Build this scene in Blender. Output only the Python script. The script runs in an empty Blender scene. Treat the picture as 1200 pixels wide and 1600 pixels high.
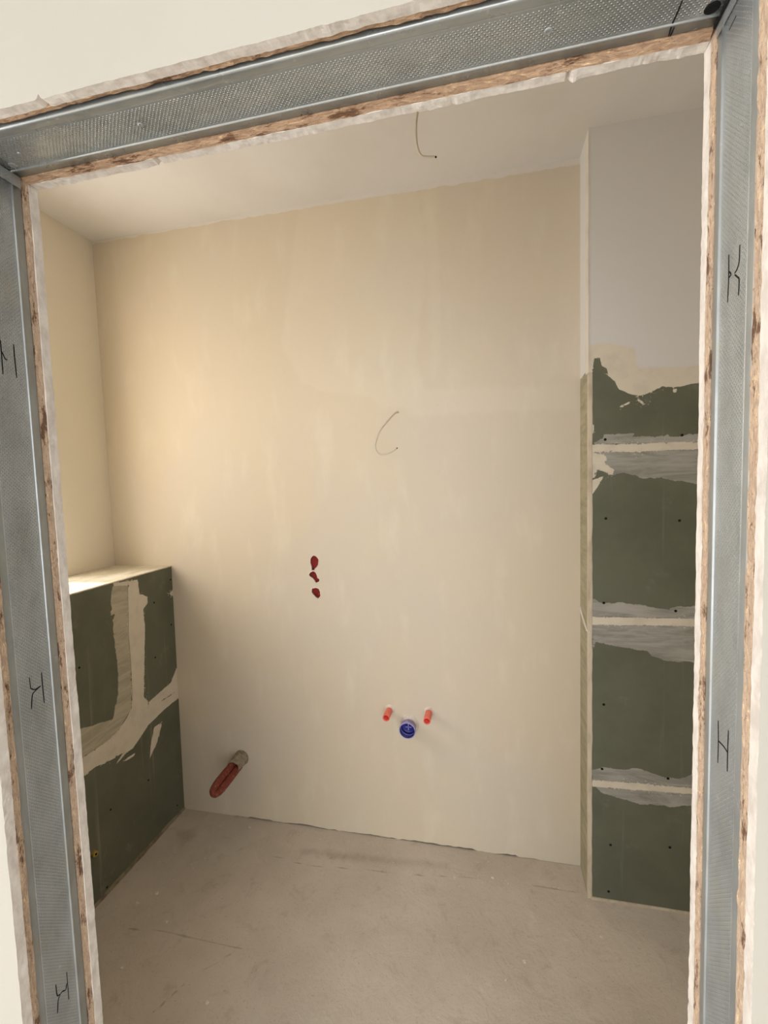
import bpy, bmesh, math, random
import numpy as np
from mathutils import Vector, Matrix, noise
from mathutils.geometry import tessellate_polygon

random.seed(7)
sc = bpy.context.scene
COL = sc.collection

# ------------------------------------------------------------------ camera
cam_data = bpy.data.cameras.new('camera')
cam = bpy.data.objects.new('camera', cam_data); COL.objects.link(cam)
sc.camera = cam
YAW, PITCH, ROLL, FPX = -0.2222, -0.0691, -0.0301, 717.19
fw = Vector((math.sin(YAW)*math.cos(PITCH), math.cos(YAW)*math.cos(PITCH), math.sin(PITCH)))
rt = Vector((math.cos(YAW), -math.sin(YAW), 0)); up = rt.cross(fw)
r2 = rt*math.cos(ROLL) + up*math.sin(ROLL); u2 = up*math.cos(ROLL) - rt*math.sin(ROLL)
M = Matrix((r2, u2, -fw)).transposed().to_4x4()
M.translation = Vector((0.6499, -0.4633, 1.6095))
cam.matrix_world = M
cam_data.sensor_fit = 'VERTICAL'; cam_data.sensor_height = 32.0
cam_data.lens = FPX/1600*32.0
cam_data.clip_start = 0.02

# ------------------------------------------------------------------ world, lights, exposure
sc.view_settings.view_transform = 'Standard'; sc.view_settings.look = 'None'
sc.view_settings.gamma = 1.0; sc.view_settings.use_curve_mapping = False
sc.view_settings.exposure = 0.0
world = bpy.data.worlds.new('sky'); sc.world = world; world.use_nodes = True
wb = world.node_tree.nodes['Background']
wb.inputs[0].default_value = (0.93, 0.96, 1.0, 1); wb.inputs[1].default_value = 3.2

def area(name, loc, direction, sx, sy, power, color, spread=180):
    l = bpy.data.lights.new(name, 'AREA'); l.shape = 'RECTANGLE'; l.size = sx; l.size_y = sy
    l.energy = power; l.color = color; l.spread = math.radians(spread)
    o = bpy.data.objects.new(name, l); COL.objects.link(o)
    o.location = loc; o.rotation_euler = Vector(direction).to_track_quat('-Z', 'Z').to_euler()
    return o
# daylight through the small window over the ledge, the hall window on the left, plus an added fill behind the camera
area('daylight_small_window', (-1.50, 0.62, 1.95), (1, 0.55, -0.25), 0.85, 1.1, 19, (1.0, 0.87, 0.71))
area('daylight_hall_window', (-2.02, -1.25, 1.10), (1, 0, 0.12), 1.7, 1.9, 18, (0.98, 0.985, 1.0))  # tilted up to stand for light bounced off the hall floor
area('added_rear_fill', (0.7, -2.62, 1.15), (0, 1, 0.12), 3.1, 2.0, 29, (0.98, 0.985, 1.0))  # unseen fill added to brighten the room, aimed up like floor bounce

# high sun that falls through the small window on to the ledge top
sl = bpy.data.lights.new('sun', 'SUN'); sl.energy = 4.5; sl.color = (1.0, 0.96, 0.90); sl.angle = math.radians(1.5)
so = bpy.data.objects.new('sun', sl); COL.objects.link(so)
so.rotation_euler = Vector((0.43, 0.03, -0.90)).to_track_quat('-Z', 'Y').to_euler(); so.location = (-2.6, 0.8, 4.5)

# ------------------------------------------------------------------ dimensions
YL = [0.0, 0.0133, 0.0239, 0.1019, 0.1125, 0.1259]     # plasterboard, OSB, stud, OSB, plasterboard
W, H = 0.885, 2.060
YB, ZC = 1.4458, 2.779
XL, XG, ZG = -1.16, -0.845, 1.229
XS, YS = 1.003, 1.2985
XR = 1.70
HX0, HX1, HY0 = -1.9, 2.6, -2.5

SH_PAINT = [[(0.956,3.612),(1.687,3.395),(1.734,1.927),(1.35,1.959),(1.247,1.964),(1.168,1.968),(1.157,1.983),(1.151,2.035),(1.056,2.064),(1.004,2.058),(0.976,2.06)]]
SH_FULL = [[(0.956,3.612),(1.687,3.395),(1.736,1.874),(1.351,1.901),(1.325,1.904),(1.295,1.895),(1.269,1.894),(1.237,1.901),(1.219,1.892),(1.206,1.886),(1.184,1.877),(1.168,1.873),(1.152,1.876),(1.131,1.884),(1.103,1.899),(1.09,1.925),(1.068,1.95),(1.062,1.973),(1.046,1.984),(1.04,2.013),(1.021,2.012),(1.014,1.954),(1.004,1.943),(0.976,1.945)],[(1.104,1.841),(1.139,1.858),(1.137,1.849),(1.112,1.838)],[(1.158,1.868),(1.169,1.861),(1.19,1.841),(1.174,1.846),(1.161,1.857)],[(1.269,1.891),(1.284,1.89),(1.282,1.876),(1.269,1.878)],[(1.01,1.714),(1.17,1.709),(1.26,1.711),(1.354,1.709),(1.742,1.696),(1.743,1.669),(1.354,1.682),(1.25,1.683),(1.143,1.681),(1.01,1.686)],[(1.01,1.686),(1.055,1.679),(1.067,1.663),(1.06,1.645),(1.088,1.623),(1.083,1.603),(1.032,1.625),(1.024,1.595),(1.009,1.596)],[(1.009,1.584),(1.055,1.602),(1.027,1.552),(1.004,1.52)],[(1.009,1.782),(1.021,1.782),(1.02,1.758),(1.01,1.741)],[(1.013,1.091),(1.347,1.097),(1.76,1.108),(1.761,1.08),(1.348,1.069),(1.013,1.062)],[(1.017,0.471),(1.208,0.478),(1.346,0.479),(1.78,0.499),(1.78,0.481),(1.346,0.458),(1.208,0.452),(1.017,0.445)]]
SH_THIN = [[(1.055,1.747),(1.153,1.746),(1.148,1.734),(1.25,1.733),(1.257,1.737),(1.26,1.728),(1.353,1.734),(1.741,1.72),(1.742,1.685),(1.01,1.714),(1.032,1.727),(1.055,1.734)],[(1.013,1.689),(1.354,1.684),(1.742,1.672),(1.747,1.529),(1.335,1.566),(1.299,1.575),(1.262,1.582),(1.23,1.589),(1.187,1.59),(1.143,1.604),(1.116,1.613),(1.083,1.603),(1.032,1.625),(1.013,1.656)],[(1.013,1.16),(1.051,1.144),(1.118,1.147),(1.174,1.14),(1.235,1.129),(1.267,1.126),(1.288,1.14),(1.32,1.14),(1.347,1.142),(1.759,1.161),(1.76,1.107),(1.013,1.087)],[(1.013,1.065),(1.761,1.086),(1.765,0.961),(1.344,0.941),(1.269,0.94),(1.242,0.948),(1.214,0.956),(1.198,0.976),(1.147,0.977),(1.091,0.987),(1.028,0.999),(1.019,0.967)],[(1.017,0.511),(1.064,0.526),(1.122,0.523),(1.162,0.534),(1.207,0.523),(1.263,0.51),(1.307,0.511),(1.345,0.529),(1.777,0.598),(1.78,0.484),(1.017,0.468)],[(1.017,0.448),(1.78,0.49),(1.781,0.454),(1.347,0.415),(1.287,0.4),(1.242,0.404),(1.186,0.399),(1.122,0.408),(1.058,0.423)]]
SH_SCREW = [(1.058,1.729),(1.3,1.732),(1.061,1.45),(1.296,1.44),(1.055,1.144),(1.288,1.122),(1.056,0.765),(1.051,0.518),(1.271,0.507),(1.081,0.225),(1.28,0.246),(1.075,0.039)]
LG_FULL = [[(1.166,1.184),(1.186,1.216),(1.225,1.211),(1.231,1.145),(1.277,1.122),(1.276,1.095),(1.248,1.072),(1.251,0.994),(1.221,0.688),(1.246,0.648),(1.238,0.617),(1.391,0.61),(1.448,0.618),(1.463,0.572),(1.339,0.565),(1.237,0.546),(1.141,0.496),(1.107,0.498),(1.08,0.51),(1.032,0.515),(0.95,0.535),(0.903,0.533),(0.882,0.542),(0.887,0.605),(0.956,0.603),(1.022,0.603),(1.076,0.619),(1.115,0.642),(1.147,0.671),(1.158,0.846),(1.152,0.997)],[(1.246,0.648),(1.397,0.671),(1.445,0.727),(1.46,0.608),(1.391,0.614),(1.241,0.617)],[(1.317,0.515),(1.322,0.506),(1.284,0.439),(1.231,0.389),(1.248,0.46),(1.272,0.519)],[(1.046,0.484),(1.085,0.507),(1.104,0.498),(1.065,0.487)],[(1.082,0.475),(1.153,0.47),(1.147,0.46),(1.1,0.466)],[(1.418,1.102),(1.476,1.122),(1.471,1.072),(1.429,1.087)],[(1.087,1.238),(1.13,1.22),(1.225,1.211),(1.223,1.189),(1.094,1.212)]]
LG_THIN = [[(1.085,1.214),(1.172,1.223),(1.157,0.995),(1.158,0.846),(1.147,0.671),(1.076,0.615),(1.022,0.599),(0.902,0.605),(0.866,0.611),(0.876,0.723),(0.941,0.704),(0.996,0.691),(1.044,0.674),(1.08,0.762),(1.088,0.846),(1.085,0.919),(1.077,1.022),(1.078,1.078),(1.088,1.096),(1.066,1.096),(1.077,1.121),(1.071,1.151)]]
LG_SCREW = [(1.316,1.084),(1.434,1.164),(1.422,0.947),(1.304,0.832),(0.91,0.947),(1.218,0.302),(1.007,0.319),(1.395,0.054),(0.966,0.024)]
LG_SEAM = [(1.169,1.211),(1.155,0.996),(1.158,0.846),(1.154,0.697)]
BW_PATCH = [[(-0.1,2.833),(0.39,2.775),(0.43,2.503),(0.39,2.256),(0.373,2.104),(0.416,1.946),(0.341,1.92),(0.232,1.905),(0.164,1.963),(0.009,1.995),(-0.136,2.039),(-0.218,2.21),(-0.158,2.527)],[(0.415,2.751),(0.466,2.743),(0.477,2.095),(0.436,1.996),(0.43,2.503)],[(0.289,1.981),(0.988,1.955),(0.999,1.858),(0.34,1.872)]]
HOLES = [[(-0.1185,1.2782),(-0.1092,1.284),(-0.0987,1.2812),(-0.0914,1.2741),(-0.0864,1.2655),(-0.0897,1.2438),(-0.0978,1.2307),(-0.1056,1.2263),(-0.1074,1.2191),(-0.1212,1.2174),(-0.121,1.2348),(-0.1259,1.2492),(-0.1251,1.2666)],[(-0.1342,1.1984),(-0.1293,1.2063),(-0.1153,1.2132),(-0.1033,1.2075),(-0.0972,1.1946),(-0.0953,1.1831),(-0.0864,1.1774),(-0.0868,1.1687),(-0.0946,1.1642),(-0.1053,1.1611),(-0.1095,1.1712),(-0.1181,1.1821),(-0.1315,1.1897)],[(-0.1232,1.1345),(-0.1033,1.1379),(-0.0913,1.1338),(-0.0858,1.1209),(-0.0856,1.1107),(-0.0841,1.1035),(-0.0899,1.0946),(-0.0962,1.0906),(-0.1052,1.0942),(-0.1169,1.1055),(-0.1255,1.1185)]]
FL_DARK = [[(-0.79,1.3),(-0.728,1.332),(-0.678,1.29),(-0.716,1.245)],[(-0.176,1.32),(0.468,1.355),(0.47,1.336),(0.094,1.301),(-0.164,1.294)]]
FL_CRACK = [[(-0.658,0.857),(-0.509,0.874),(-0.324,0.87),(-0.2,0.871)],[(1.003,1.307),(1.003,1.24),(0.998,1.15)],[(-0.235,0.847),(-0.321,0.757),(-0.375,0.644)],[(-0.3,1.262),(-0.113,1.239),(0.105,1.264),(0.318,1.276),(0.575,1.306),(0.821,1.314),(0.963,1.319)]]
FL_CHIP = [(0.127,0.933),(0.65,1.32),(1.017,1.151),(0.499,1.295),(-0.212,1.407),(-0.247,1.378),(-0.108,1.381),(-0.464,1.393),(-0.604,1.375),(-0.586,1.255),(-0.7,0.953),(-0.534,0.906),(-0.655,1.004),(-0.573,0.734),(-0.228,0.699),(0.686,0.945),(0.75,1.014),(1.07,1.284)]
CUT_L = [[[(0.0533,1.8177),(0.0532,1.8015),(0.0529,1.7712)],[(0.0713,1.8168),(0.0713,1.7962),(0.0718,1.7702)],[(0.0534,1.8031),(0.0577,1.7935),(0.0603,1.7928)]],[[(0.0532,1.3402),(0.0538,1.3239)],[(0.0538,1.3239),(0.0599,1.3193),(0.0693,1.3207)],[(0.0718,1.3399),(0.0718,1.319),(0.0722,1.2926)],[(0.0693,1.3207),(0.0597,1.3168),(0.0554,1.3124),(0.0525,1.2934)]],[[(0.0535,0.8602),(0.0541,0.842),(0.0581,0.8384)],[(0.072,0.8596),(0.0718,0.8138)],[(0.0524,0.8142),(0.0555,0.8333),(0.0617,0.8383),(0.068,0.8345),(0.0705,0.8423)]]]
CUT_R = [[[(0.069,1.8208),(0.0687,1.8102),(0.0684,1.7963),(0.0694,1.775)],[(0.0487,1.8203),(0.0492,1.8061),(0.0529,1.7998),(0.0572,1.798)],[(0.0571,1.7966),(0.0517,1.7922),(0.0486,1.7882),(0.0491,1.7743)],[(0.0683,1.8045),(0.064,1.7999),(0.0676,1.7982)]],[[(0.0707,1.345),(0.0695,1.3236),(0.0696,1.299)],[(0.0495,1.3459),(0.0502,1.3221),(0.0501,1.3022)],[(0.0695,1.3236),(0.0579,1.3239),(0.0502,1.3221)]],[[(0.0646,2.0358),(0.0775,2.0348)]]]
CUT_T = [[(0.839,0.0636),(0.8393,0.0736),(0.8387,0.0878),(0.8402,0.1006)],[(0.8423,0.0921),(0.8419,0.1011)]]

# ------------------------------------------------------------------ node helpers
class NT:
    def __init__(self, name):
        self.m = bpy.data.materials.new(name); self.m.use_nodes = True
        self.t = self.m.node_tree; self.b = self.t.nodes['Principled BSDF']
        self.co = self.t.nodes.new('ShaderNodeTexCoord').outputs['Object']
    def n(self, typ, **kw):
        nd = self.t.nodes.new(typ)
        for k, v in kw.items(): setattr(nd, k, v)
        return nd
    def l(self, a, b): self.t.links.new(a, b)
    def math(self, op, a, b=None, c=None, clamp=False):
        nd = self.n('ShaderNodeMath', operation=op, use_clamp=clamp)
        for i, v in enumerate((a, b, c)):
            if v is None: continue
            if hasattr(v, 'is_output'): self.l(v, nd.inputs[i])
            else: nd.inputs[i].default_value = v
        return nd.outputs[0]
    def noise(self, scale, detail=4, rough=0.55, stretch=None, dist=0.0):
        co = self.co
        if stretch:
            mp = self.n('ShaderNodeMapping'); self.l(co, mp.inputs[0]); mp.inputs['Scale'].default_value = stretch; co = mp.outputs[0]
        nd = self.n('ShaderNodeTexNoise'); nd.inputs['Scale'].default_value = scale
        nd.inputs['Detail'].default_value = detail; nd.inputs['Roughness'].default_value = rough
        nd.inputs['Distortion'].default_value = dist
        self.l(co, nd.inputs['Vector']); return nd.outputs['Fac']
    def ramp(self, f, a, b, lo=0.0, hi=1.0):
        nd = self.n('ShaderNodeMapRange', interpolation_type='SMOOTHSTEP')
        nd.inputs[1].default_value = a; nd.inputs[2].default_value = b
        nd.inputs[3].default_value = lo; nd.inputs[4].default_value = hi
        self.l(f, nd.inputs[0]); return nd.outputs[0]
    def mix(self, f, a, b, mode='MIX'):
        nd = self.n('ShaderNodeMix', data_type='RGBA', blend_type=mode)
        if hasattr(f, 'is_output'): self.l(f, nd.inputs[0])
        else: nd.inputs[0].default_value = f
        for i, v in ((6, a), (7, b)):
            if hasattr(v, 'is_output'): self.l(v, nd.inputs[i])
            else: nd.inputs[i].default_value = (*v, 1)
        return nd.outputs[2]
    def attr(self, name):
        return self.n('ShaderNodeAttribute', attribute_name=name).outputs['Fac']
    def xyz(self):
        s = self.n('ShaderNodeSeparateXYZ'); self.l(self.co, s.inputs[0]); return s.outputs
    def bump(self, h, strength=0.3, dist=0.001, prev=None):
        nd = self.n('ShaderNodeBump'); nd.inputs['Strength'].default_value = strength
        nd.inputs['Distance'].default_value = dist; self.l(h, nd.inputs['Height'])
        if prev: self.l(prev, nd.inputs['Normal'])
        return nd.outputs[0]
    def done(self, color, rough=0.8, metallic=0.0, normal=None, spec=0.3):
        b = self.b
        if hasattr(color, 'is_output'): self.l(color, b.inputs['Base Color'])
        else: b.inputs['Base Color'].default_value = (*color, 1)
        if hasattr(rough, 'is_output'): self.l(rough, b.inputs['Roughness'])
        else: b.inputs['Roughness'].default_value = rough
        b.inputs['Metallic'].default_value = metallic
        b.inputs['Specular IOR Level'].default_value = spec
        if normal: self.l(normal, b.inputs['Normal'])
        return self.m

def srgb(r, g, b):
    f = lambda c: (c/255/12.92 if c/255 <= 0.04045 else ((c/255+0.055)/1.055)**2.4)
    return (f(r), f(g), f(b))

# ------------------------------------------------------------------ materials
def mat_cream_wall(name, base, var, top_white=False, patch=False, streak=0.22):
    t = NT(name)
    n1 = t.noise(1.6, 3, 0.5); n2 = t.noise(9, 5, 0.6, (1, 1, 0.35)); n3 = t.noise(60, 4, 0.6)
    c = t.mix(t.ramp(n1, 0.40, 0.62), base, var)
    c = t.mix(t.math('MULTIPLY', t.ramp(n2, 0.50, 0.75), streak), c, srgb(238, 232, 215))
    c = t.mix(t.math('MULTIPLY', t.ramp(t.noise(5, 6, 0.65, (1, 1, 2.5)), 0.55, 0.8), 0.14), c, srgb(205, 190, 158))
    if patch:
        a = t.attr('patch')
        f = t.ramp(t.math('ADD', a, t.math('MULTIPLY', t.math('SUBTRACT', t.noise(22, 5), 0.5), 0.05)), -0.012, 0.012)
        c = t.mix(t.math('MULTIPLY', f, 0.17), c, srgb(232, 224, 205))
    if top_white:
        o_ = t.xyz(); z = t.math('ADD', o_[2], t.ramp(o_[0], -0.6, 0.9, 0.0, 0.011))
        f = t.ramp(t.math('ADD', z, t.math('MULTIPLY', t.math('SUBTRACT', t.noise(14, 5, 0.6), 0.5), 0.030)), ZC-0.013, ZC-0.009)
        c = t.mix(f, c, srgb(226, 220, 212))
    c = t.mix(t.math('MULTIPLY', t.ramp(n3, 0.66, 0.75), 0.12), c, srgb(180, 165, 135))
    nm = t.bump(t.noise(3.5, 3), 0.25, 0.012); nm = t.bump(n3, 0.12, 0.001, nm)
    return t.done(c, 0.75, normal=nm, spec=0.25)
M_BACK = mat_cream_wall('cream plaster', srgb(218, 205, 182), srgb(215, 204, 186), True, True)
M_LEFTW = mat_cream_wall('cream plaster left', srgb(241, 233, 214), srgb(238, 230, 214))
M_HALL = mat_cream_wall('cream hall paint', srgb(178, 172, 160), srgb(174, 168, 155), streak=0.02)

M_HALLR = mat_cream_wall('darkened hall wall', srgb(128, 124, 118), srgb(118, 114, 108))  # made-up dark tone on an unseen wall, dims what the left stud reflects
t = NT('white ceiling paint')
nm = t.bump(t.noise(3, 3), 0.3, 0.01)
M_WHITE = t.done(t.mix(t.ramp(t.noise(2.5, 4), 0.4, 0.7), srgb(228, 225, 221), srgb(222, 218, 212)), 0.8, normal=nm)

def mat_board(name, g1, g2, full, thin, paint, lo=0.32, hi=0.86):
    t = NT(name)
    col = t.mix(t.ramp(t.noise(5, 5, 0.6), 0.35, 0.7), g1, g2)
    col = t.mix(t.math('MULTIPLY', t.ramp(t.noise(30, 4, 0.6, (1, 1, 0.035)), 0.60, 0.78), 0.20), col, thin)
    col = t.mix(t.math('MULTIPLY', t.ramp(t.noise(7, 6, 0.7, (1, 1, 1)), 0.58, 0.80), 0.22), col, thin)
    n = t.noise(38, 6, 0.65); nf = t.noise(160, 4, 0.6)
    j = t.math('ADD', t.math('MULTIPLY', t.math('SUBTRACT', n, 0.5), 0.020), t.math('MULTIPLY', t.math('SUBTRACT', nf, 0.5), 0.006))
    ft = t.ramp(t.math('ADD', t.attr('thin'), j), -0.0010, 0.0010)
    stre = t.noise(16, 6, 0.65, (0.35, 0.35, 2.2), 0.6)
    fa = t.math('MULTIPLY', ft, t.ramp(stre, 0.30, 0.68, lo, hi))
    col = t.mix(fa, col, thin)
    j2 = t.math('MULTIPLY', j, 0.55)
    fleck = t.math('MULTIPLY', t.math('MULTIPLY', t.ramp(t.noise(120, 4, 0.75), 0.56, 0.70), t.ramp(t.noise(11, 3), 0.44, 0.58)), 0.024)
    crumb = t.math('MULTIPLY', t.math('MULTIPLY', t.ramp(t.noise(70, 5, 0.75), 0.50, 0.75), t.ramp(t.noise(13, 2), 0.45, 0.60)), -0.010)
    j2 = t.math('ADD', t.math('ADD', j2, fleck), crumb)
    ff = t.ramp(t.math('ADD', t.attr('full'), j2), -0.0007, 0.0007)
    fcol = t.mix(t.ramp(t.noise(18, 5, 0.6), 0.4, 0.75), full, tuple(0.88*x for x in full))
    col = t.mix(ff, col, fcol)
    hgt = t.math('ADD', t.math('MULTIPLY', ff, 1.0), t.math('MULTIPLY', ft, 0.4))
    if paint:
        fp = t.ramp(t.math('ADD', t.attr('paint'), t.math('MULTIPLY', j, 0.3)), -0.006, 0.006)
        col = t.mix(fp, col, paint)
    nm = t.bump(hgt, 0.8, 0.0012); nm = t.bump(n, 0.12, 0.002, nm)
    return t.done(col, 0.78, normal=nm, spec=0.25)
GR1, GR2 = srgb(110, 112, 96), srgb(101, 103, 87)
FULL, THIN, PAINT = srgb(224, 215, 198), srgb(185, 182, 176), srgb(222, 220, 217)
M_BOARD = mat_board('green board shaft', GR1, GR2, FULL, THIN, PAINT)
M_SIDE = mat_board('green board lit side', GR1, GR2, FULL, srgb(196, 186, 156), PAINT, 0.40, 0.75)  # thin tone lightened to carry the window light on this side
M_BOARD2 = mat_board('green board ledge', GR1, GR2, FULL, srgb(204, 195, 174), None, 0.55, 0.9)

t = NT('dusty ledge top')
c = t.mix(t.ramp(t.noise(6, 6, 0.65, (2, 0.8, 1)), 0.35, 0.7), srgb(206, 198, 176), srgb(236, 230, 214))
c = t.mix(t.math('MULTIPLY', t.ramp(t.noise(90, 4, 0.7), 0.55, 0.7), 0.4), c, srgb(160, 150, 130))
M_LTOP = t.done(c, 0.8, normal=t.bump(t.noise(40, 4), 0.3, 0.002))

t = NT('filler trim')
c = t.mix(t.ramp(t.noise(25, 5, 0.6, (1, 1, 0.4)), 0.35, 0.7), srgb(215, 203, 182), srgb(188, 175, 154))
M_BEAD = t.done(c, 0.75, normal=t.bump(t.noise(60, 4), 0.4, 0.001))
t = NT('white corner bead')
M_BEADW = t.done(t.mix(t.ramp(t.noise(12, 4), 0.4, 0.7), srgb(226, 220, 210), srgb(214, 206, 194)), 0.75)

t = NT('concrete screed')
n1 = t.noise(2.2, 5, 0.6); n2 = t.noise(12, 6, 0.7, None, 0.5); n3 = t.noise(140, 4, 0.7)
c = t.mix(t.ramp(n1, 0.35, 0.65), srgb(205, 195, 182), srgb(192, 182, 169))
c = t.mix(t.math('MULTIPLY', t.ramp(n2, 0.52, 0.76), 0.38), c, srgb(146, 134, 116))
c = t.mix(t.math('MULTIPLY', t.ramp(t.noise(7, 6, 0.7, (1.3, 0.8, 1)), 0.60, 0.74), 0.5), c, srgb(216, 207, 190))
c = t.mix(t.math('MULTIPLY', t.ramp(n3, 0.58, 0.75), 0.55), c, srgb(134, 122, 106))
vo = t.n('ShaderNodeTexVoronoi'); vo.inputs['Scale'].default_value = 26; t.l(t.co, vo.inputs['Vector'])
c = t.mix(t.math('MULTIPLY', t.ramp(vo.outputs['Distance'], 0.10, 0.05), t.ramp(t.noise(9, 2), 0.5, 0.6, 0, 0.7)), c, srgb(215, 205, 188))
cr = t.attr('crack')
c = t.mix(t.math('MULTIPLY', t.ramp(t.math('ADD', cr, t.math('MULTIPLY', t.math('SUBTRACT', n2, 0.5), 0.012)), -0.005, -0.0005), 0.40), c, srgb(104, 90, 74))
dk = t.attr('dark')
c = t.mix(t.math('MULTIPLY', t.ramp(t.math('ADD', dk, t.math('MULTIPLY', t.math('SUBTRACT', n2, 0.5), 0.05)), -0.02, 0.02), 0.26), c, srgb(104, 90, 76))
nm = t.bump(n2, 0.6, 0.006); nm = t.bump(t.noise(45, 5, 0.7), 0.5, 0.003, nm); nm = t.bump(n3, 0.4, 0.0012, nm)
M_FLOOR = t.done(c, 0.85, normal=nm, spec=0.2)

def mat_metal(name, vaxis, y0, y1, col, rough):
    t = NT(name)
    X, Y, Z = t.xyz(); V = (X, Y, Z)[vaxis]
    k = 2*math.pi/0.0052
    d = t.math('MULTIPLY', t.math('SINE', t.math('MULTIPLY', V, k)), t.math('SINE', t.math('MULTIPLY', Y, k)))
    d = t.ramp(d, 0.25, 0.95)
    inside = t.math('MULTIPLY', t.ramp(Y, y0-0.001, y0+0.001), t.ramp(Y, y1+0.001, y1-0.001))
    n1 = t.noise(9, 5, 0.6); n2 = t.noise(30, 5, 0.65, (0.4, 1, 0.4))
    amp = t.math('MULTIPLY', inside, t.ramp(n1, 0.35, 0.6, 0.5, 1.0))
    h = t.math('MULTIPLY', d, amp)
    c = t.mix(t.ramp(n2, 0.35, 0.7), col, tuple(0.80*x for x in col))
    c = t.mix(t.math('MULTIPLY', t.ramp(n1, 0.52, 0.7), 0.35), c, srgb(172, 168, 150))
    c = t.mix(t.math('MULTIPLY', t.ramp(t.noise(55, 5, 0.7), 0.64, 0.72), 0.35), c, srgb(222, 220, 214))
    nm = t.bump(h, 1.0, 0.0014)
    nm = t.bump(n2, 0.12, 0.002, nm)
    return t.done(c, t.ramp(n1, 0.3, 0.7, rough-0.06, rough+0.1), 0.6, nm, 0.5)
ZN = srgb(172, 176, 176)
M_STUD = mat_metal('galvanised stud', 2, 0.037, 0.084, ZN, 0.42)
M_TRACK = mat_metal('galvanised track', 0, 0.040, 0.084, srgb(166, 169, 166), 0.27)

def mat_osb(name, st, a, b):
    t = NT(name)
    n1 = t.noise(150, 5, 0.7, st, 1.0); n2 = t.noise(420, 3, 0.6)
    c = t.mix(t.ramp(n1, 0.32, 0.68), a, b)
    c = t.mix(t.math('MULTIPLY', t.ramp(n1, 0.60, 0.68), 0.8), c, srgb(240, 212, 170))
    c = t.mix(t.math('MULTIPLY', t.ramp(t.noise(45, 5, 0.75, st), 0.47, 0.38), 0.85), c, srgb(88, 56, 34))
    c = t.mix(t.math('MULTIPLY', t.ramp(n2, 0.62, 0.70), 0.7), c, srgb(110, 72, 45))
    return t.done(c, 0.8, normal=t.bump(n1, 0.9, 0.002), spec=0.2)
M_OSBV = mat_osb('chipboard upright', (1, 1.5, 0.45), srgb(174, 150, 130), srgb(206, 180, 152))
M_OSBH = mat_osb('chipboard lintel', (0.35, 1.5, 1), srgb(156, 126, 102), srgb(198, 166, 134))

t = NT('plasterboard edge')
n1 = t.noise(60, 5, 0.65, (1, 1, 0.5))
c = t.mix(t.ramp(n1, 0.35, 0.7), srgb(226, 218, 208), srgb(204, 194, 184))
M_GYP = t.done(c, 0.85, normal=t.bump(n1, 0.35, 0.0008), spec=0.2)

def simple(name, col, rough=0.6, metallic=0.0, var=0.12, sc_=40):
    t = NT(name)
    n = t.noise(sc_, 4, 0.6)
    c = t.mix(t.ramp(n, 0.35, 0.7), col, tuple(x*(1-var) for x in col))
    return t.done(c, rough, metallic, t.bump(n, 0.2, 0.0008))
M_BLACK = simple('black steel', srgb(9, 8, 7), 0.9)
M_SLOT = simple('dark slot', srgb(22, 21, 20), 0.95)
M_DARKGAP = simple('gap shade', srgb(70, 60, 50), 0.9)  # dark colour stands for shade behind the plaster
M_RED = simple('red pipe plastic', srgb(238, 124, 104), 0.4)
M_REDIN = simple('red plug', srgb(205, 40, 34), 0.4)
M_BLUE = simple('blue drain plastic', srgb(52, 50, 140), 0.35)
M_BLUER = simple('blue grey socket', srgb(160, 156, 205), 0.4)
M_BOX = simple('dark red box plastic', srgb(160, 48, 40), 0.6, var=0.3)
M_CABLE = simple('cable sheath', srgb(206, 196, 178), 0.45, var=0.05)
M_YELLOW = simple('yellow plastic', srgb(190, 165, 90), 0.5, var=0.3, sc_=200)

t = NT('cement smeared sleeve')
n = t.noise(55, 6, 0.7)
M_SLEEVE = t.done(t.mix(t.ramp(n, 0.3, 0.7), srgb(172, 160, 140), srgb(122, 110, 94)), 0.8, normal=t.bump(n, 0.8, 0.004))
t = NT('dusty red conduit')
n = t.noise(80, 6, 0.7)
c = t.mix(t.ramp(n, 0.52, 0.75), srgb(118, 54, 44), srgb(176, 130, 112))
M_CONDUIT = t.done(c, 0.6, normal=t.bump(n, 0.5, 0.002))
t = NT('edge strip foam')
M_STRIP = t.done(t.mix(t.ramp(t.noise(30, 5), 0.4, 0.7), srgb(150, 138, 118), srgb(118, 106, 88)), 0.9)

# ------------------------------------------------------------------ object helpers
def link(o, parent=None):
    COL.objects.link(o)
    if parent is not None: o.parent = parent
    return o
def mesh_obj(name, verts, faces, mat, parent=None, smooth=False):
    me = bpy.data.meshes.new(name); me.from_pydata([tuple(v) for v in verts], [], faces); me.update()
    me.materials.append(mat)
    bm = bmesh.new(); bm.from_mesh(me); bmesh.ops.recalc_face_normals(bm, faces=bm.faces); bm.to_mesh(me); bm.free()
    if smooth: me.polygons.foreach_set('use_smooth', [True]*len(me.polygons))
    return link(bpy.data.objects.new(name, me), parent)
def tag(o, label=None, cat=None, group=None, kind=None):
    if label: o['label'] = label
    if cat: o['category'] = cat
    if group: o['group'] = group
    if kind: o['kind'] = kind
    return o
def empty(name, loc):
    o = bpy.data.objects.new(name, None); COL.objects.link(o); o.location = loc; return o
def settle(parent):
    # children built in world coordinates: keep them in place under their thing's base point
    bpy.context.view_layer.update()
    for c in parent.children: c.matrix_parent_inverse = parent.matrix_world.inverted()

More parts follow.
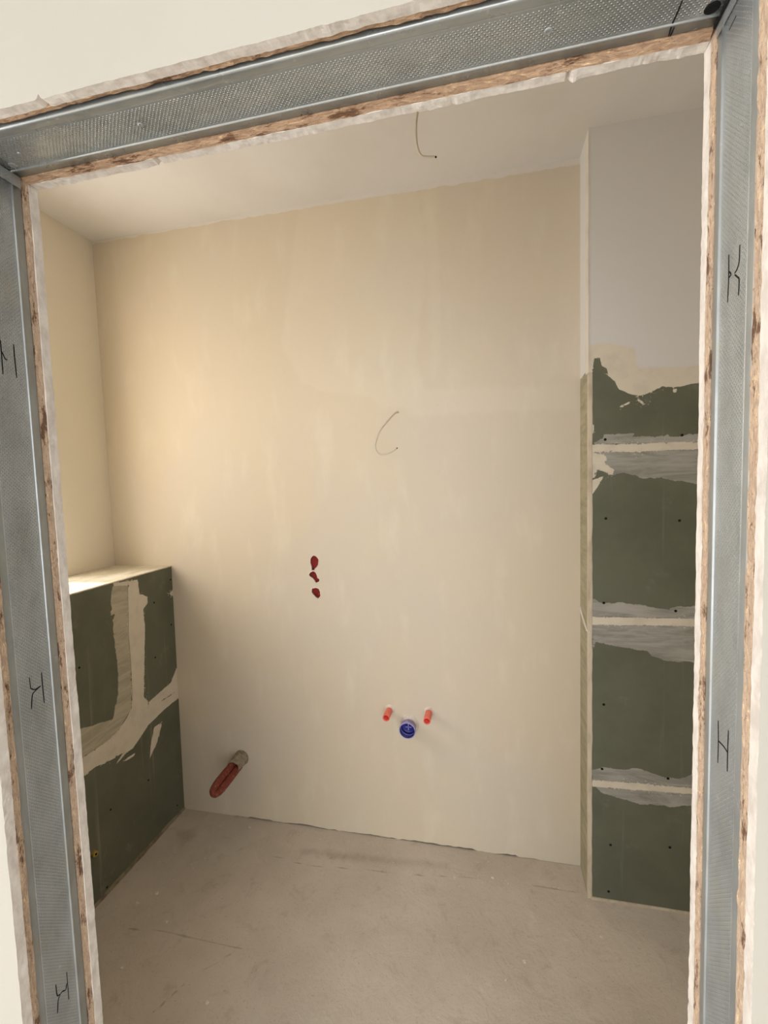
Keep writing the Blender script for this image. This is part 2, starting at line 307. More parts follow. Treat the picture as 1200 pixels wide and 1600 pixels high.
class MB:
    def __init__(s): s.v = []; s.f = []
    def box(s, x0, x1, y0, y1, z0, z1):
        b = len(s.v)
        s.v += [(x, y, z) for z in (z0, z1) for y in (y0, y1) for x in (x0, x1)]
        s.f += [tuple(b+i for i in q) for q in ((0,2,3,1),(4,5,7,6),(0,1,5,4),(2,6,7,3),(0,4,6,2),(1,3,7,5))]
        return s
    def tube(s, pts, rad, seg=14, cap=True, squash=None):
        pts = [Vector(p) for p in pts]; rads = rad if isinstance(rad, (list, tuple)) else [rad]*len(pts)
        prev = None; base = len(s.v)
        for i, p in enumerate(pts):
            d = (pts[min(i+1, len(pts)-1)] - pts[max(i-1, 0)]).normalized()
            if prev is None: a = d.orthogonal().normalized()
            else: a = (prev - d*prev.dot(d)).normalized()
            prev = a; b = d.cross(a)
            for k in range(seg):
                th = 2*math.pi*k/seg
                s.v.append(tuple(p + (a*math.cos(th) + b*math.sin(th))*rads[i]))
        for i in range(len(pts)-1):
            for k in range(seg):
                k2 = (k+1) % seg
                s.f.append((base+i*seg+k, base+i*seg+k2, base+(i+1)*seg+k2, base+(i+1)*seg+k))
        if cap:
            s.f.append(tuple(base+k for k in range(seg))); s.f.append(tuple(base+(len(pts)-1)*seg+k for k in range(seg)))
        return s
    def lathe(s, c, axis, prof, seg=32):
        # prof: (distance along axis, radius)
        c = Vector(c); ax = Vector(axis).normalized(); a = ax.orthogonal().normalized(); b = ax.cross(a); base = len(s.v)
        for (d, r) in prof:
            for k in range(seg):
                th = 2*math.pi*k/seg
                s.v.append(tuple(c + ax*d + (a*math.cos(th)+b*math.sin(th))*r))
        for i in range(len(prof)-1):
            for k in range(seg):
                k2 = (k+1) % seg
                s.f.append((base+i*seg+k, base+i*seg+k2, base+(i+1)*seg+k2, base+(i+1)*seg+k))
        return s
    def build(s, name, mat, parent=None, smooth=False): return mesh_obj(name, s.v, s.f, mat, parent, smooth)

def smooth_path(P, n=8):
    P = [Vector(p) for p in P]; Q = [P[0]*2-P[1]] + P + [P[-1]*2-P[-2]]; out = []
    for i in range(1, len(Q)-2):
        for k in range(n):
            t_ = k/n; a, b, c, d = Q[i-1:i+3]
            out.append(0.5*((2*b) + (c-a)*t_ + (2*a-5*b+4*c-d)*t_**2 + (3*b-a-3*c+d)*t_**3))
    out.append(P[-1]); return out

def sdist(pu, pv, polys, closed=True):
    best = np.full(pu.shape, -1.0)
    for P in polys:
        P = np.array(P); n = len(P); d = np.full(pu.shape, 1e9); ins = np.zeros(pu.shape, bool)
        for i in range(n if closed else n-1):
            a = P[i]; b = P[(i+1) % n]; e = b-a; L = max(e@e, 1e-12)
            tt = np.clip(((pu-a[0])*e[0] + (pv-a[1])*e[1])/L, 0, 1)
            d = np.minimum(d, np.hypot(pu-a[0]-tt*e[0], pv-a[1]-tt*e[1]))
            if closed and a[1] != b[1]:
                cross = ((a[1] > pv) != (b[1] > pv)) & (pu < (b[0]-a[0])*(pv-a[1])/(b[1]-a[1]) + a[0])
                ins ^= cross
        best = np.maximum(best, np.where(ins, d, -d))
    return np.clip(best, -0.2, 0.2)

def grid(name, us, vs, place, mat, attrs, parent=None, skip=None, closed=True, extra=None):
    """plane sampled at us x vs; place(u, v) -> point; attrs name -> polygons in (u, v)"""
    us = np.array(us); vs = np.array(vs); U, V = np.meshgrid(us, vs); fu, fv = U.ravel(), V.ravel()
    verts = [place(a, b) for a, b in zip(fu, fv)]; nu = len(us); faces = []
    for j in range(len(vs)-1):
        for i in range(nu-1):
            if skip and skip(us[i], us[i+1], vs[j], vs[j+1]): continue
            faces.append((j*nu+i, j*nu+i+1, (j+1)*nu+i+1, (j+1)*nu+i))
    if extra:
        ev, ef = extra; b = len(verts)
        verts += [place(a, c) for a, c in ev]; faces += [tuple(b+k for k in f) for f in ef]
        fu = np.append(fu, [e[0] for e in ev]); fv = np.append(fv, [e[1] for e in ev])
    me = bpy.data.meshes.new(name); me.from_pydata(verts, [], faces); me.update(); me.materials.append(mat)
    for k, (polys, cl) in attrs.items():
        at = me.attributes.new(k, 'FLOAT', 'POINT'); at.data.foreach_set('value', sdist(fu, fv, polys, cl).astype(np.float32))
    me.polygons.foreach_set('use_smooth', [True]*len(me.polygons))
    return link(bpy.data.objects.new(name, me), parent)

def nz(t_, s, seed=0.0): return noise.noise(Vector((t_*s, seed, seed*0.37)))

def ragged(mb, along, t0, t1, y0, y1, edge0, edge1, far, amp, seed, step=0.005, bite=None):
    """board with a rough sawn edge. along 'z': edge is an x value, far an x limit; along 'x': edge is a z value, far a z limit"""
    n = max(2, int((t1-t0)/step)); rows = 3; base = len(mb.v)
    P = (lambda t_, e, y: (e, y, t_)) if along == 'z' else (lambda t_, e, y: (t_, y, e))
    for i in range(n+1):
        t_ = t0 + (t1-t0)*i/n
        mb.v.append(P(t_, far, y0))
        for r in range(rows+1):
            f = r/rows; y = y0+(y1-y0)*f
            e = edge0+(edge1-edge0)*f + amp*(nz(t_, 60, seed+f*0.8) + 1.0*nz(t_, 14, seed+7) + (0.5+1.6*max(0, nz(t_, 9, seed+2)))*nz(t_, 200, seed+11+f*1.5))
            if bite: e += bite(t_, f)
            mb.v.append(P(t_, e, y))
        mb.v.append(P(t_, far, y1))
    m = rows+3
    for i in range(n):
        a = base+i*m; b = a+m
        for k in range(m):
            k2 = (k+1) % m
            mb.f.append((a+k, a+k2, b+k2, b+k))
    mb.f.append(tuple(base+k for k in range(m))); mb.f.append(tuple(base+n*m+k for k in range(m)))
    return mb

# ================================================================== setting
def S(name, mb, mat, parent=None):
    o = mb.build(name, mat, parent)
    if parent is None: o['kind'] = 'structure'
    return o

# floor (room and hall): slightly uneven screed with a raised lip along the back wall
def floor_pt(x, y):
    h = 0.0018*nz(x, 3, y*3) + 0.0012*noise.noise(Vector((x*9, y*9, 1.3)))
    if y > 1.24:
        h += 0.005*min(1, (y-1.24)/0.05)*(0.6+0.4*nz(x, 6, 2.0))
    return (x, y, h-0.003)
xs_ = np.concatenate([np.linspace(HX0-.1, XL-0.05, 8), np.arange(XL, XR, 0.014), np.linspace(XR, HX1+.1, 10)])
ys_ = np.concatenate([np.linspace(HY0-.1, 0.3, 30), np.arange(0.32, YB+0.02, 0.012), [YB+.1]])
fl = grid('floor', xs_, ys_, floor_pt, M_FLOOR, {'crack': (FL_CRACK, False), 'dark': (FL_DARK, True)})
fl['kind'] = 'structure'
md = fl.modifiers.new('slab', 'SOLIDIFY'); md.thickness = 0.06; md.offset = -1

S('ceiling', MB().box(HX0-.1, HX1+.1, HY0-.1, YL[4], ZC, ZC+0.08).box(XL-.26, XR+.1, YL[4], YB+.1, ZC, ZC+0.08), M_WHITE)

# back wall, one face with three broken holes over the buried boxes
PX0, PX1, PZ0, PZ1 = -0.16, -0.04, 1.05, 1.32
us = sorted(set(np.round(np.concatenate([np.arange(XL-.05, XR+.05, 0.012), [PX0, PX1]]), 4)))
vs = sorted(set(np.round(np.concatenate([[0.0], np.arange(0.012, ZC, 0.012), [PZ0, PZ1, ZC]]), 4)))
def skip(u0, u1, v0, v1): return u0 >= PX0-1e-6 and u1 <= PX1+1e-6 and v0 >= PZ0-1e-6 and v1 <= PZ1+1e-6
loops = [[Vector((PX0, PZ0, 0)), Vector((PX1, PZ0, 0)), Vector((PX1, PZ1, 0)), Vector((PX0, PZ1, 0))]] + [[Vector((a, b, 0)) for a, b in h] for h in HOLES]
tess = tessellate_polygon(loops); flat = [(v.x, v.y) for lp in loops for v in lp]
def back_pt(u, v):
    z = v
    if v < 0.004: z = max(0.0, 0.0020 + 0.010*nz(u, 7, 3.1) + 0.005*nz(u, 40, 5.1) + (0.0032 if -0.5 < u < 0.75 else -0.004))
    return (u, YB, z)
wb_ = grid('wall_back', us, vs, back_pt, M_BACK, {'patch': (BW_PATCH, True)}, skip=skip, extra=(flat, [tuple(f) for f in tess]))
wb_['kind'] = 'structure'
# broken plaster rim of each hole, and the masonry body behind, coloured dark for the shadow in the floor gap
rim = MB()
for h in HOLES:
    b = len(rim.v); n = len(h)
    cx_ = sum(a for a, _ in h)/n; cz_ = sum(a for _, a in h)/n
    for (a, c) in h: rim.v.append((a, YB-0.0012, c))
    for i, (a, c) in enumerate(h): rim.v.append((cx_+(a-cx_)*(1.02), YB+0.006, cz_+(c-cz_)*(1.02)))
    for i, (a, c) in enumerate(h): rim.v.append((cx_+(a-cx_)*(1.16+0.10*nz(i*0.31, 3, 2)), YB-0.0001, cz_+(c-cz_)*(1.12+0.08*nz(i*0.31, 3, 6))))
    for i in range(n):
        rim.f.append((b+i, b+(i+1) % n, b+n+(i+1) % n, b+n+i)); rim.f.append((b+i, b+(i+1) % n, b+2*n+(i+1) % n, b+2*n+i))
rim.build('broken_plaster_rim', M_GYP, wb_)
body = MB()
body.box(XL-.05, PX0, YB+0.012, YB+0.1, -0.05, ZC+.05).box(PX1, XR+.05, YB+0.012, YB+0.1, -0.05, ZC+.05)
body.box(PX0, PX1, YB+0.012, YB+0.1, -0.05, PZ0).box(PX0, PX1, YB+0.012, YB+0.1, PZ1, ZC+.05)
body.box(PX0, PX1, YB+0.06, YB+0.1, PZ0, PZ1)
body.build('masonry_body', M_DARKGAP, wb_)

# left wall with the window opening above the ledge (hidden by the jamb in this view)
WY0, WY1, WZ0, WZ1 = 0.30, 1.10, 1.25, 2.42
lw = MB()
lw.box(XL-.26, XL, YL[5], WY0, 0, ZC).box(XL-.26, XL, WY1, YB+.1, 0, ZC)
lw.box(XL-.26, XL, WY0, WY1, 0, WZ0).box(XL-.26, XL, WY0, WY1, WZ1, ZC)
S('wall_left', lw, M_LEFTW)
wf = MB(); xf0, xf1 = XL-0.20, XL-0.15
wf.box(xf0, xf1, WY0, WY0+.05, WZ0, WZ1).box(xf0, xf1, WY1-.05, WY1, WZ0, WZ1).box(xf0, xf1, WY0+.05, WY1-.05, WZ0, WZ0+.05).box(xf0, xf1, WY0+.05, WY1-.05, WZ1-.05, WZ1)
S('window_1', wf, M_WHITE)
S('wall_right', MB().box(XR, XR+.1, YL[5], YB, 0, ZC), M_LEFTW)

# front wall: plasterboard faces on both sides of the timber and steel frame
ZT = ZC
g = MB()
ragged(g, 'z', 0, ZT, YL[0], YL[1], 0.0033, 0.0036, HX0, 0.0009, 1.0)
ragged(g, 'z', 0, ZT, YL[0], YL[1], W+0.0018, W+0.0012, HX1, 0.0007, 2.0)
ragged(g, 'x', 0.0045, W, YL[0], YL[1], H-0.0005, H+0.0008, ZT, 0.0009, 3.0, step=0.003, bite=lambda x, f: (0.007*(1-f)+0.004)*max(0.0, min(1.0, (0.075-x)/0.02))*(0.8+0.6*nz(x, 120, 4)) + 0.006*math.exp(-((x-0.152)/0.0022)**2))
wfr = g.build('wall_front', M_HALL); wfr['kind'] = 'structure'
wfr.data.materials.append(M_GYP)
for pl in wfr.data.polygons:
    c = pl.center
    if 0.0002 < c.y < YL[1]-0.0002 and -0.02 < c.x < W+0.02 and c.z < H+0.02: pl.material_index = 1
g = MB()
ragged(g, 'z', 0, ZT, YL[4], YL[5], 0.0020, 0.0024, XL-.2, 0.0008, 4.0)
ragged(g, 'z', 0, ZT, YL[4], YL[5], W-0.0012, W-0.0016, XR+.05, 0.0006, 5.0)
ragged(g, 'x', 0.0035, W-0.002, YL[4], YL[5], H-0.0040, H-0.0040, ZT, 0.0012, 6.0, step=0.003, bite=lambda x, f: 0.006*math.exp(-((x-0.215)/0.002)**2) + 0.005*math.exp(-((x-0.745)/0.0015)**2)  - 0.003*f*math.exp(-((x-0.752)/0.003)**2))
g.build('inner_plasterboard', M_GYP, wfr)

# rest of the hall
S('wall_rear', MB().box(HX0, -0.9, HY0-.1, HY0, 0, ZC).box(2.3, HX1, HY0-.1, HY0, 0, ZC).box(-0.9, 2.3, HY0-.1, HY0, 0, 0.15).box(-0.9, 2.3, HY0-.1, HY0, 2.4, ZC), M_HALL)  # unseen wall, opening placed and widened for the added fill light
S('wall_hall_right', MB().box(HX1, HX1+.1, HY0, 0.1, 0, ZC), M_HALLR)
S('wall_hall_left', MB().box(HX0-.1, HX0, HY0, -2.15, 0, ZC).box(HX0-.1, HX0, -0.35, 0.1, 0, ZC).box(HX0-.1, HX0, -2.15, -0.35, 0, 0.12).box(HX0-.1, HX0, -2.15, -0.35, 2.5, ZC), M_HALL)

# ================================================================== door frame boards
def osb(name, label, along, t0, t1, ya, yb_, e0, e1, far, amp, seed, mat, group):
    m = MB(); ragged(m, along, t0, t1, ya+0.0002, yb_-0.0002, e0, e1, far, amp, seed)
    return tag(m.build(name, mat), label, 'chipboard', group)
osb('chipboard_strip', 'chipboard edge beside the left metal stud, on the near side of the opening', 'z', 0, H+0.2, YL[1], YL[2], 0.0036, 0.0022, -0.16, 0.0009, 21, M_OSBV, 'chipboard lining the opening')
osb('chipboard_strip', 'chipboard edge beside the left metal stud, on the far room side', 'z', 0, H+0.2, YL[3], YL[4], -0.0010, 0.0006, -0.16, 0.0008, 22, M_OSBV, 'chipboard lining the opening')
osb('chipboard_strip', 'pale chipboard edge between right metal stud and the hall plasterboard', 'z', 0, H+0.2, YL[1], YL[2], W+0.0010, W-0.0004, W+0.16, 0.0008, 23, M_OSBV, 'chipboard lining the opening')
osb('chipboard_strip', 'pale chipboard edge on the far room side of the right metal stud', 'z', 0, H+0.2, YL[3], YL[4], W-0.0002, W-0.0015, W+0.16, 0.0008, 24, M_OSBV, 'chipboard lining the opening')
osb('chipboard_strip', 'thin dark chipboard edge above the lintel track, on the near side', 'x', 0.006, W-0.001, YL[1], YL[2]-0.004, H+0.0010, H+0.0022, H+0.2, 0.0018, 25, M_OSBH, 'chipboard lining the opening')
osb('chipboard_strip', 'brown flaky chipboard edge under the far side of lintel track', 'x', 0.001, W-0.003, YL[3], YL[4], H-0.0008, H-0.0042, H+0.2, 0.0008, 26, M_OSBH, 'chipboard lining the opening')

def sheet(name, prof, t0, t1, P, mat, parent, n=40, th=0.0007):
    v = []; f = []
    for i in range(n+1):
        t_ = t0+(t1-t0)*i/n
        v += [P(a, b, t_) for a, b in prof]
    m = len(prof)
    for i in range(n):
        for k in range(m-1): f.append((i*m+k, i*m+k+1, (i+1)*m+k+1, (i+1)*m+k))
    o = mesh_obj(name, v, f, mat, parent, True)
    md = o.modifiers.new('gauge', 'SOLIDIFY'); md.thickness = th; md.offset = 0
    return o
def prof_web(lip):
    # (y, offset into the opening) along the web of the profile, with two stiffening beads
    a, b = YL[2]+0.0006, YL[3]-0.0006; r = lip
    P = [(a, -0.045), (a, -r*1.2)]
    P += [(a+r*(1-math.cos(th)), -r+r*math.sin(th)) for th in np.linspace(0, math.pi/2, 6)]
    def bead(c, w, h): return [(c+w*x, h*0.5*(1+math.cos(math.pi*x))) for x in np.linspace(-1, 1, 9)]
    P += bead(0.0355, 0.0014, -0.0004)
    P += [(0.05, 0), (0.07, 0)]
    P += bead(0.0880, 0.0019, 0.0018)
    P += [(b-0.001, 0), (b, -0.001), (b, -0.045)]
    return P
def ribbon(mb, pts, w, P):
    pts = [Vector(p) for p in pts]
    n = len(pts); b = len(mb.v)
    for i, p in enumerate(pts):
        d = (pts[min(i+1, n-1)]-pts[max(i-1, 0)]).normalized(); q = Vector((-d.y, d.x, 0))*(w*(0.35 if i in (0, n-1) else 0.5))
        for s_, h in ((1, 0.0), (1, 1.0), (-1, 1.0), (-1, 0.0)): mb.v.append(P(p+q*s_, h))
    for i in range(n-1):
        for k in range(4):
            k2 = (k+1) % 4; mb.f.append((b+i*4+k, b+i*4+k2, b+(i+1)*4+k2, b+(i+1)*4+k))
    mb.f.append((b, b+1, b+2, b+3)); mb.f.append(tuple(b+(n-1)*4+k for k in range(4)))

def stud(label, x0, sgn, cuts, base):
    root = empty('metal_stud', base); tag(root, label, 'metal stud')
    sheet('web', prof_web(0.0015), 0.0, H-0.0012, lambda y, o, t_: (x0+sgn*(o-0.0006), y, t_), M_STUD, root)
    for c in cuts:
        mb = MB()
        for pl in c: ribbon(mb, smooth_path([(a, b, 0) for a, b in pl], 4) if len(pl) > 2 else [(a, b, 0) for a, b in pl], 0.0016,
                            lambda p, h: (x0+sgn*(-0.0004+0.0004*h), p.x, p.y))
        mb.build('cable_knockout', M_SLOT, root)
    settle(root); return root
ls = stud('grey galvanised stud lining the left side of the opening', 0.0, 1, CUT_L, (0, YL[2], 0))
rs = stud('brighter galvanised stud lining the right side of the opening', W, -1, CUT_R, (W, YL[2], 0))

tr = empty('metal_track', (0, YL[2], H)); tag(tr, 'dimpled galvanised track under the lintel across the top of the opening', 'metal track')
sheet('web', [(y, o) for y, o in prof_web(0.0030)], 0.0005, W-0.0005, lambda y, o, t_: (t_, y, H-(o-0.0002)), M_TRACK, tr)
for c in CUT_T:
    mb = MB(); ribbon(mb, [(a, b, 0) for a, b in c], 0.0016, lambda p, h: (p.x, p.y, H-0.0001-0.0004*h)); mb.build('cut_slit', M_SLOT, tr)
# bent end tabs lapping over the studs
for x0, sg, hh in ((0.0006, 1, 0.017), (W-0.0006, -1, 0.013)):
    mb = MB(); mb.box(min(x0, x0+sg*0.0008), max(x0, x0+sg*0.0008), YL[2]+0.002, YL[3]-0.002, H-hh, H-0.0012); mb.build('end_tab', M_STUD, tr)
mb = MB(); mb.box(W-0.0040, W-0.0022, YL[2]+0.004, YL[3]-0.001, H-0.0030, H-0.0004); mb.build('corner_gap', M_SLOT, tr)
for (x, y, r, m_) in ((0.871, 0.0792, 0.0062, M_BLACK), (0.7173, 0.0633, 0.0036, M_STUD), (0.2356, 0.0625, 0.0034, M_STUD), (0.0156, 0.0785, 0.0048, M_STUD), (0.0455, 0.0633, 0.0026, M_STUD)):
    mb = MB(); mb.lathe((x, y, H), (0, 0, -1), [(0, r*1.15), (0.0009, r), (0.0012, r*0.75), (0.0003, r*0.35), (0.0002, 0.0001)], 20)
    mb.build('screw', m_, tr, True)
settle(tr)

# ================================================================== green boxed ledge
led = empty('boxed_ledge', (XG-0.15, 1.0, 0)); tag(led, 'low boxed ledge of green plasterboard along the left wall, under the sunlit corner', 'ledge')
us = np.concatenate([np.linspace(YL[5], 0.82, 14), np.arange(0.825, YB-0.002, 0.0042), [YB]])
vs = np.concatenate([[0.0], np.arange(0.004, ZG, 0.0042), [ZG-0.001]])
grid('front_panel', us, vs, lambda u, v: (XG-0.006*(1-v/ZG)+0.006*(v/ZG)+0.0, u, v), M_BOARD2, {'full': (LG_FULL, True), 'thin': (LG_THIN, True)}, led)
# panel leans 12 mm from floor to top, so its upper edge stands at XG+0.006
mb = MB(); mb.box(XL+0.001, XG+0.0055, YL[5]+0.001, YB-0.001, ZG-0.012, ZG)
mb.build('top_panel', M_LTOP, led)
mb = MB(); ragged(mb, 'z', 0, 1, 0, 1, 0, 0, 0, 0, 0) if False else None
pts = [(XG+0.005, y, ZG-0.0015+0.0006*nz(y, 60, 3)) for y in np.linspace(YL[5]+0.002, YB-0.001, 160)]
mb.tube(pts, [0.0028+0.0012*nz(y, 40, 8) for y in np.linspace(0, 1.3, 160)], 8); mb.build('edge_bead', M_BEAD, led, True)
mb = MB()
pts = [(YL[5], 0), (YB, 0)]
n = 120; base = len(mb.v)
for i in range(n+1):
    y = YL[5]+0.002+(YB-YL[5]-0.003)*i/n; h = 0.013+0.004*nz(y, 18, 4); w_ = 0.007+0.002*nz(y, 30, 9)
    mb.v += [(XG-0.007, y, -0.002), (XG-0.007+w_, y, -0.002), (XG-0.007+w_*0.8, y, h*0.7), (XG-0.007, y, h)]
for i in range(n):
    for k in range(4): k2 = (k+1) % 4; mb.f.append((i*4+k, i*4+k2, i*4+4+k2, i*4+4+k))
mb.build('edge_strip', M_STRIP, led)
# joint line between the two upper boards
mb = MB(); ribbon(mb, [(a, b, 0) for a, b in LG_SEAM], 0.0016, lambda p, h: (XG-0.006+0.012*p.y/ZG-0.0002+0.0005*h, p.x, p.y)); mb.build('board_joint', M_STRIP, led)
for (y, z) in LG_SCREW:
    x = XG-0.006+0.012*z/ZG
    mb = MB(); mb.lathe((x, y, z), (1, 0, 0), [(-0.001, 0.0044), (0.0003, 0.0044), (0.0004, 0.0040), (0.0004, 0.0001)], 14); mb.build('screw', M_BLACK, led)
settle(led)

# yellow plug on the ledge face
pl_ = empty('yellow_plug', (XG-0.005, 0.9146, 0.212)); tag(pl_, 'small yellow plastic plug sticking out low on the green ledge', 'plug')
mb = MB(); mb.lathe((XG-0.005, 0.9146, 0.212), (1, -0.15, 0), [(-0.002, 0.0105), (0.016, 0.0105), (0.0175, 0.009), (0.0175, 0.005), (0.006, 0.004), (0.006, 0.0001)], 20)
mb.build('body', M_YELLOW, pl_, False)
mb = MB(); mb.lathe((XG+0.0125, 0.912, 0.212), (1, -0.15, 0), [(-0.002, 0.0035), (0.0006, 0.0035), (0.0007, 0.0001)], 12); mb.build('pin', M_BLACK, pl_)
settle(pl_)

# ================================================================== green pipe shaft
sh = empty('pipe_shaft', (XS+0.3, YS+0.07, 0)); tag(sh, 'tall boxed pipe shaft on the right, green plasterboard with white painted top', 'shaft')
us = np.concatenate([np.arange(XS, 1.40, 0.0042), np.linspace(1.41, XR, 8)])
vs = np.concatenate([[0.0], np.arange(0.01, 0.5, 0.0045), np.arange(0.5, 2.1, 0.0042), np.arange(2.1, ZC, 0.02), [ZC]])
grid('front_panel', us, vs, lambda u, v: (u, YS, v), M_BOARD, {'full': (SH_FULL, True), 'thin': (SH_THIN, True), 'paint': (SH_PAINT, True)}, sh)
SIDE_W = [[(YS-.1, 1.985), (YB+.1, 1.965), (YB+.1, 3), (YS-.1, 3)]]
SIDE_LIT_THIN = [[(YS-.1, -.1), (YB+.1, -.1), (YB+.1, 1.97), (YS-.1, 1.97)], [(YS-.01, 1.07), (YB+.01, 1.11), (YB+.01, 1.02), (1.38, 0.97), (YS, 1.0)], [(YB-0.012, 0), (YB+.01, 0), (YB+.01, 1.1), (YB-0.02, 1.0), (YB-0.02, 0.5)]]  # first area paints window light over the whole side, the rest is filler
us = np.linspace(YS, YB, 30); vs = np.arange(0, ZC+0.005, 0.01)
grid('side_panel', us, vs, lambda u, v: (XS, u, min(v, ZC)), M_SIDE, {'full': (SIDE_W, True), 'thin': (SIDE_LIT_THIN, True), 'paint': (SIDE_W, True)}, sh)
def bead(z0, z1, mat, wf_, ws_):
    mb = MB(); n = int((z1-z0)/0.012); base = 0
    for i in range(n+1):
        z = z0+(z1-z0)*i/n; a = wf_+0.0018*nz(z, 25, 1.5); b = ws_+0.003*nz(z, 20, 4.5); o = 0.0012
        mb.v += [(XS-0.0003, YS+b, z), (XS-o, YS+b*0.7, z), (XS-o, YS-o, z), (XS+a*0.8, YS-o, z), (XS+a, YS-0.0003, z)]
    for i in range(n):
        for k in range(4): mb.f.append((i*5+k, i*5+k+1, i*5+6+k, i*5+5+k))
    mb.build('corner_bead', mat, sh)
bead(1.965, ZC-0.001, M_BEADW, 0.003, 0.05)
bead(0.0, 1.965, M_BEAD, 0.0135, 0.020)
# torn joint strip across the side at chest height
mb = MB(); mb.tube([(XS-0.002, YB-0.004, 1.088), (XS-0.003, 1.37, 1.062), (XS-0.003, YS+0.004, 1.038), (XS+0.004, YS-0.002, 1.032)], [0.004, 0.0045, 0.004, 0.002], 8)
mb.build('joint_flake', M_BEADW, sh)
mb = MB(); mb.box(XS+0.010, XR, YS-0.004, YS, -0.002, 0.009); mb.build('edge_strip', M_BEAD, sh)
for (x, z) in SH_SCREW:
    mb = MB(); mb.lathe((x, YS, z), (0, -1, 0), [(-0.001, 0.0048), (0.0003, 0.0048), (0.0004, 0.0044), (0.0004, 0.0001)], 14); mb.build('screw', M_BLACK, sh)
settle(sh)

# ================================================================== plumbing
def stub(x, z, L, label):
    r = empty('water_pipe_stub', (x, YB, z)); tag(r, label, 'pipe', 'red water pipe stubs')
    MB().lathe((x, YB, z), (0, -1, 0), [(-0.01, 0.0152), (L-0.001, 0.0152), (L, 0.0146), (L, 0.0118), (L-0.02, 0.0115)], 28).build('pipe', M_RED, r, True)
    MB().lathe((x, YB, z), (0, -1, 0), [(L-0.020, 0.0115), (L-0.008, 0.0114), (L-0.007, 0.0085), (L-0.010, 0.0055), (L-0.010, 0.0001)], 24).build('plug', M_REDIN, r, True)
    MB().lathe((x, YB, z), (0, -1, 0), [(0.0, 0.023), (0.002, 0.020), (0.006, 0.0165), (0.010, 0.0154)], 18).build('plaster_collar', M_GYP, r, True)
    settle(r)
stub(0.217, 0.601, 0.074, 'left of two red water pipe stubs, above the blue drain')
stub(0.392, 0.605, 0.078, 'right of two red water pipe stubs, above the blue drain')

dr = empty('drain_socket', (0.304, YB, 0.544)); tag(dr, 'round blue drain socket below the two red pipe stubs', 'drain')
c = (0.304, YB, 0.544)
MB().lathe(c, (0, -1, 0), [(-0.02, 0.031), (0.040, 0.031), (0.042, 0.0355), (0.056, 0.0355), (0.058, 0.0345), (0.058, 0.0320)], 40).build('socket', M_BLUER, dr, True)
MB().lathe(c, (0, -1, 0), [(0.057, 0.0322), (0.050, 0.0320), (0.049, 0.0300), (0.042, 0.0300), (0.041, 0.0315), (0.034, 0.0315), (0.033, 0.0285), (0.020, 0.0285), (0.018, 0.022), (0.018, 0.014), (0.026, 0.012), (0.026, 0.006), (0.022, 0.0001)], 40).build('inner_plug', M_BLUE, dr, False)
mb = MB()
mb.box(0.304-0.013, 0.304+0.013, YB-0.028, YB-0.020, 0.544-0.002, 0.544+0.002).box(0.302, 0.306, YB-0.028, YB-0.020, 0.531, 0.557)
mb.build('plug_ribs', M_BLUER, dr)
MB().lathe(c, (0, -1, 0), [(0.0, 0.042), (0.003, 0.039), (0.010, 0.034), (0.018, 0.0312)], 26).build('plaster_collar', M_GYP, dr, True)
settle(dr)

cd = empty('conduit_outlet', (-0.52, YB, 0.303)); tag(cd, 'cement-smeared grey sleeve with a folded red conduit poking out near the floor', 'conduit')
cx_, cz_ = -0.518, 0.302
mb = MB(); seg = 28; prof = [(-0.01, 0.036), (0.0, 0.0365), (0.012, 0.0335), (0.03, 0.0318), (0.05, 0.0315), (0.066, 0.0300), (0.082, 0.0300), (0.082, 0.0265), (0.045, 0.0265), (0.045, 0.001)]
mb.lathe((cx_, YB, cz_), (0.02, -1, 0), prof, seg)
mb.v = [(x+0.0016*noise.noise(Vector((x*70, y*70, z*70))), y+0.004*noise.noise(Vector((x*50, 3, z*50))), z+0.0016*noise.noise(Vector((x*70, 9, z*70)))) for x, y, z in mb.v]
mb.build('sleeve', M_SLEEVE, cd, True)
MB().tube([(cx_+0.018, YB-0.01, cz_+0.030), (cx_+0.019, YB-0.018, cz_+0.031)], 0.006, 10).build('cement_lump', M_SLEEVE, cd, True)
ux, uz = -0.72, 0.69
def strand(o, y): return (cx_+0.002+ux*o+(YB-y)*0.03, y, cz_+uz*o-(YB-y)*0.02)
P = [strand(0.0149, 1.40), strand(0.0154, 1.34), strand(0.0156, 1.285), strand(0.0144, 1.240), strand(0.0095, 1.206), strand(0.0, 1.194), strand(-0.010, 1.206), strand(-0.0149, 1.245), strand(-0.0156, 1.30), strand(-0.0152, 1.345), strand(-0.0144, 1.40)]
PP = smooth_path(P, 7)
mb = MB(); mb.tube(PP, [(0.0166-0.0045*math.exp(-((i/(len(PP)-1)-0.5)/0.10)**2))+0.0008*nz(i*0.13, 3, 2.2) for i in range(len(PP))], 16); mb.build('conduit', M_CONDUIT, cd, True)
settle(cd)

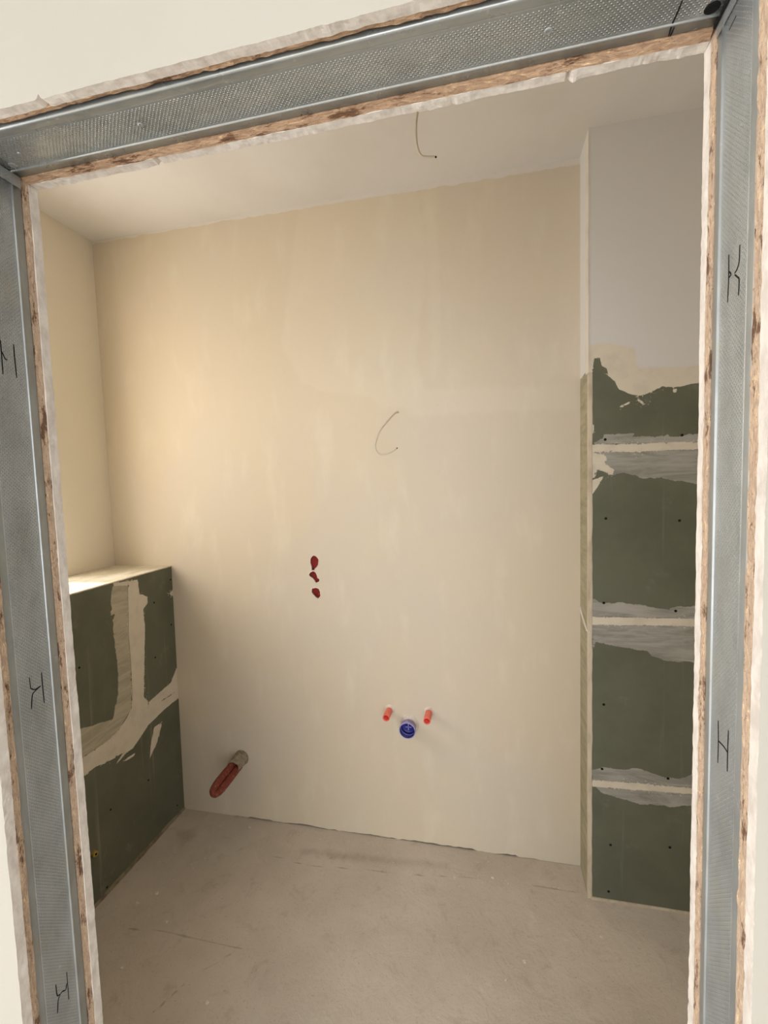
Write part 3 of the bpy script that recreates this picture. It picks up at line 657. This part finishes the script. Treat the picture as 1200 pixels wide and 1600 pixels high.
# buried red boxes seen through the broken plaster
blabels = ['uppermost of three red electrical boxes behind the broken plaster', 'middle of three red electrical boxes behind the broken plaster', 'lowest of three red electrical boxes behind the broken plaster']
for (x, z, rx, rz), lb in zip(((-0.104, 1.250, 0.036, 0.036), (-0.108, 1.186, 0.034, 0.026), (-0.104, 1.114, 0.034, 0.030)), blabels):
    r = empty('electrical_box', (x, YB+0.03, z)); tag(r, lb, 'electrical box', 'red boxes in the wall slot')
    mb = MB(); mb.lathe((0, 0, 0), (0, -1, 0), [(0.022, 0.0001), (0.024, 0.5), (0.021, 0.9), (0.030, 1.0), (0.031, 0.93)], 28)
    mb.v = [(x+a*rx, YB+0.040+b, z+c_*rz) for a, b, c_ in mb.v]
    mb.build('shell', M_BOX, r, True)
    MB().tube([(x+0.011, YB+0.008, z-0.006), (x+0.011, YB+0.019, z-0.006)], 0.0045, 12).build('screw_boss', M_BOX, r, True)
    settle(r)
MB().tube([(-0.091, YB+0.004, 1.236), (-0.0895, YB+0.002, 1.243)], 0.003, 8)

# ================================================================== cables
def cable(P, rad, label, base):
    r = empty('cable', base); tag(r, label, 'cable')
    PP = smooth_path(P, 8); MB().tube(PP, rad, 12).build('sheath', M_CABLE, r, True)
    d = (PP[-1]-PP[-2]).normalized()
    MB().tube([PP[-1]-d*0.001, PP[-1]+d*0.004], rad*0.86, 10).build('cut_end', M_BLACK, r, True)
    settle(r)
cable([(0.294, YB+0.004, 1.891), (0.285, 1.425, 1.886), (0.262, 1.385, 1.852), (0.232, 1.352, 1.805), (0.214, 1.345, 1.752), (0.221, 1.350, 1.722), (0.242, 1.350, 1.713), (0.273, 1.352, 1.720), (0.299, 1.354, 1.735)],
      0.0030, 'pale cable hooked out of the cream back wall', (0.294, YB, 1.891))
cable([(0.470, 1.00, ZC+0.003), (0.466, 1.0, 2.745), (0.457, 1.0, 2.695), (0.4545, 1.0, 2.652), (0.459, 1.0, 2.613), (0.470, 1.0, 2.590), (0.490, 1.0, 2.583), (0.511, 1.0, 2.579)],
      0.0032, 'pale cable hanging in a hook from the white ceiling', (0.47, 1.0, ZC))

# plaster crumbs lying on the screed
mb = MB()
rnd = random.Random(3)
spots = [(x, y, rnd.uniform(0.005, 0.010)) for x, y in FL_CHIP]
for _ in range(70): spots.append((rnd.uniform(-0.8, 1.3), rnd.uniform(0.6, 1.4) if rnd.random() < 0.5 else rnd.uniform(1.25, 1.42), rnd.uniform(0.0012, 0.0032)))
for x, y, s_ in spots:
    if x > XS-0.02 and y > YS-0.02: continue
    z0 = floor_pt(x, y)[2]; b = len(mb.v); k = 6; a0 = rnd.random()*6
    ring = [(x+s_*rnd.uniform(.6, 1.1)*math.cos(a0+i*math.tau/k), y+s_*rnd.uniform(.5, 1.0)*math.sin(a0+i*math.tau/k)) for i in range(k)]
    mb.v += [(a, c_, z0-0.0005) for a, c_ in ring] + [(x+(a-x)*.7, y+(c_-y)*.7, z0+s_*0.4) for a, c_ in ring]
    mb.f.append(tuple(b+k+i for i in range(k)))
    for i in range(k): mb.f.append((b+i, b+(i+1) % k, b+k+(i+1) % k, b+k+i))
tag(mb.build('plaster_crumbs', M_GYP), 'pale plaster crumbs scattered over the concrete floor', 'crumbs', kind='stuff')
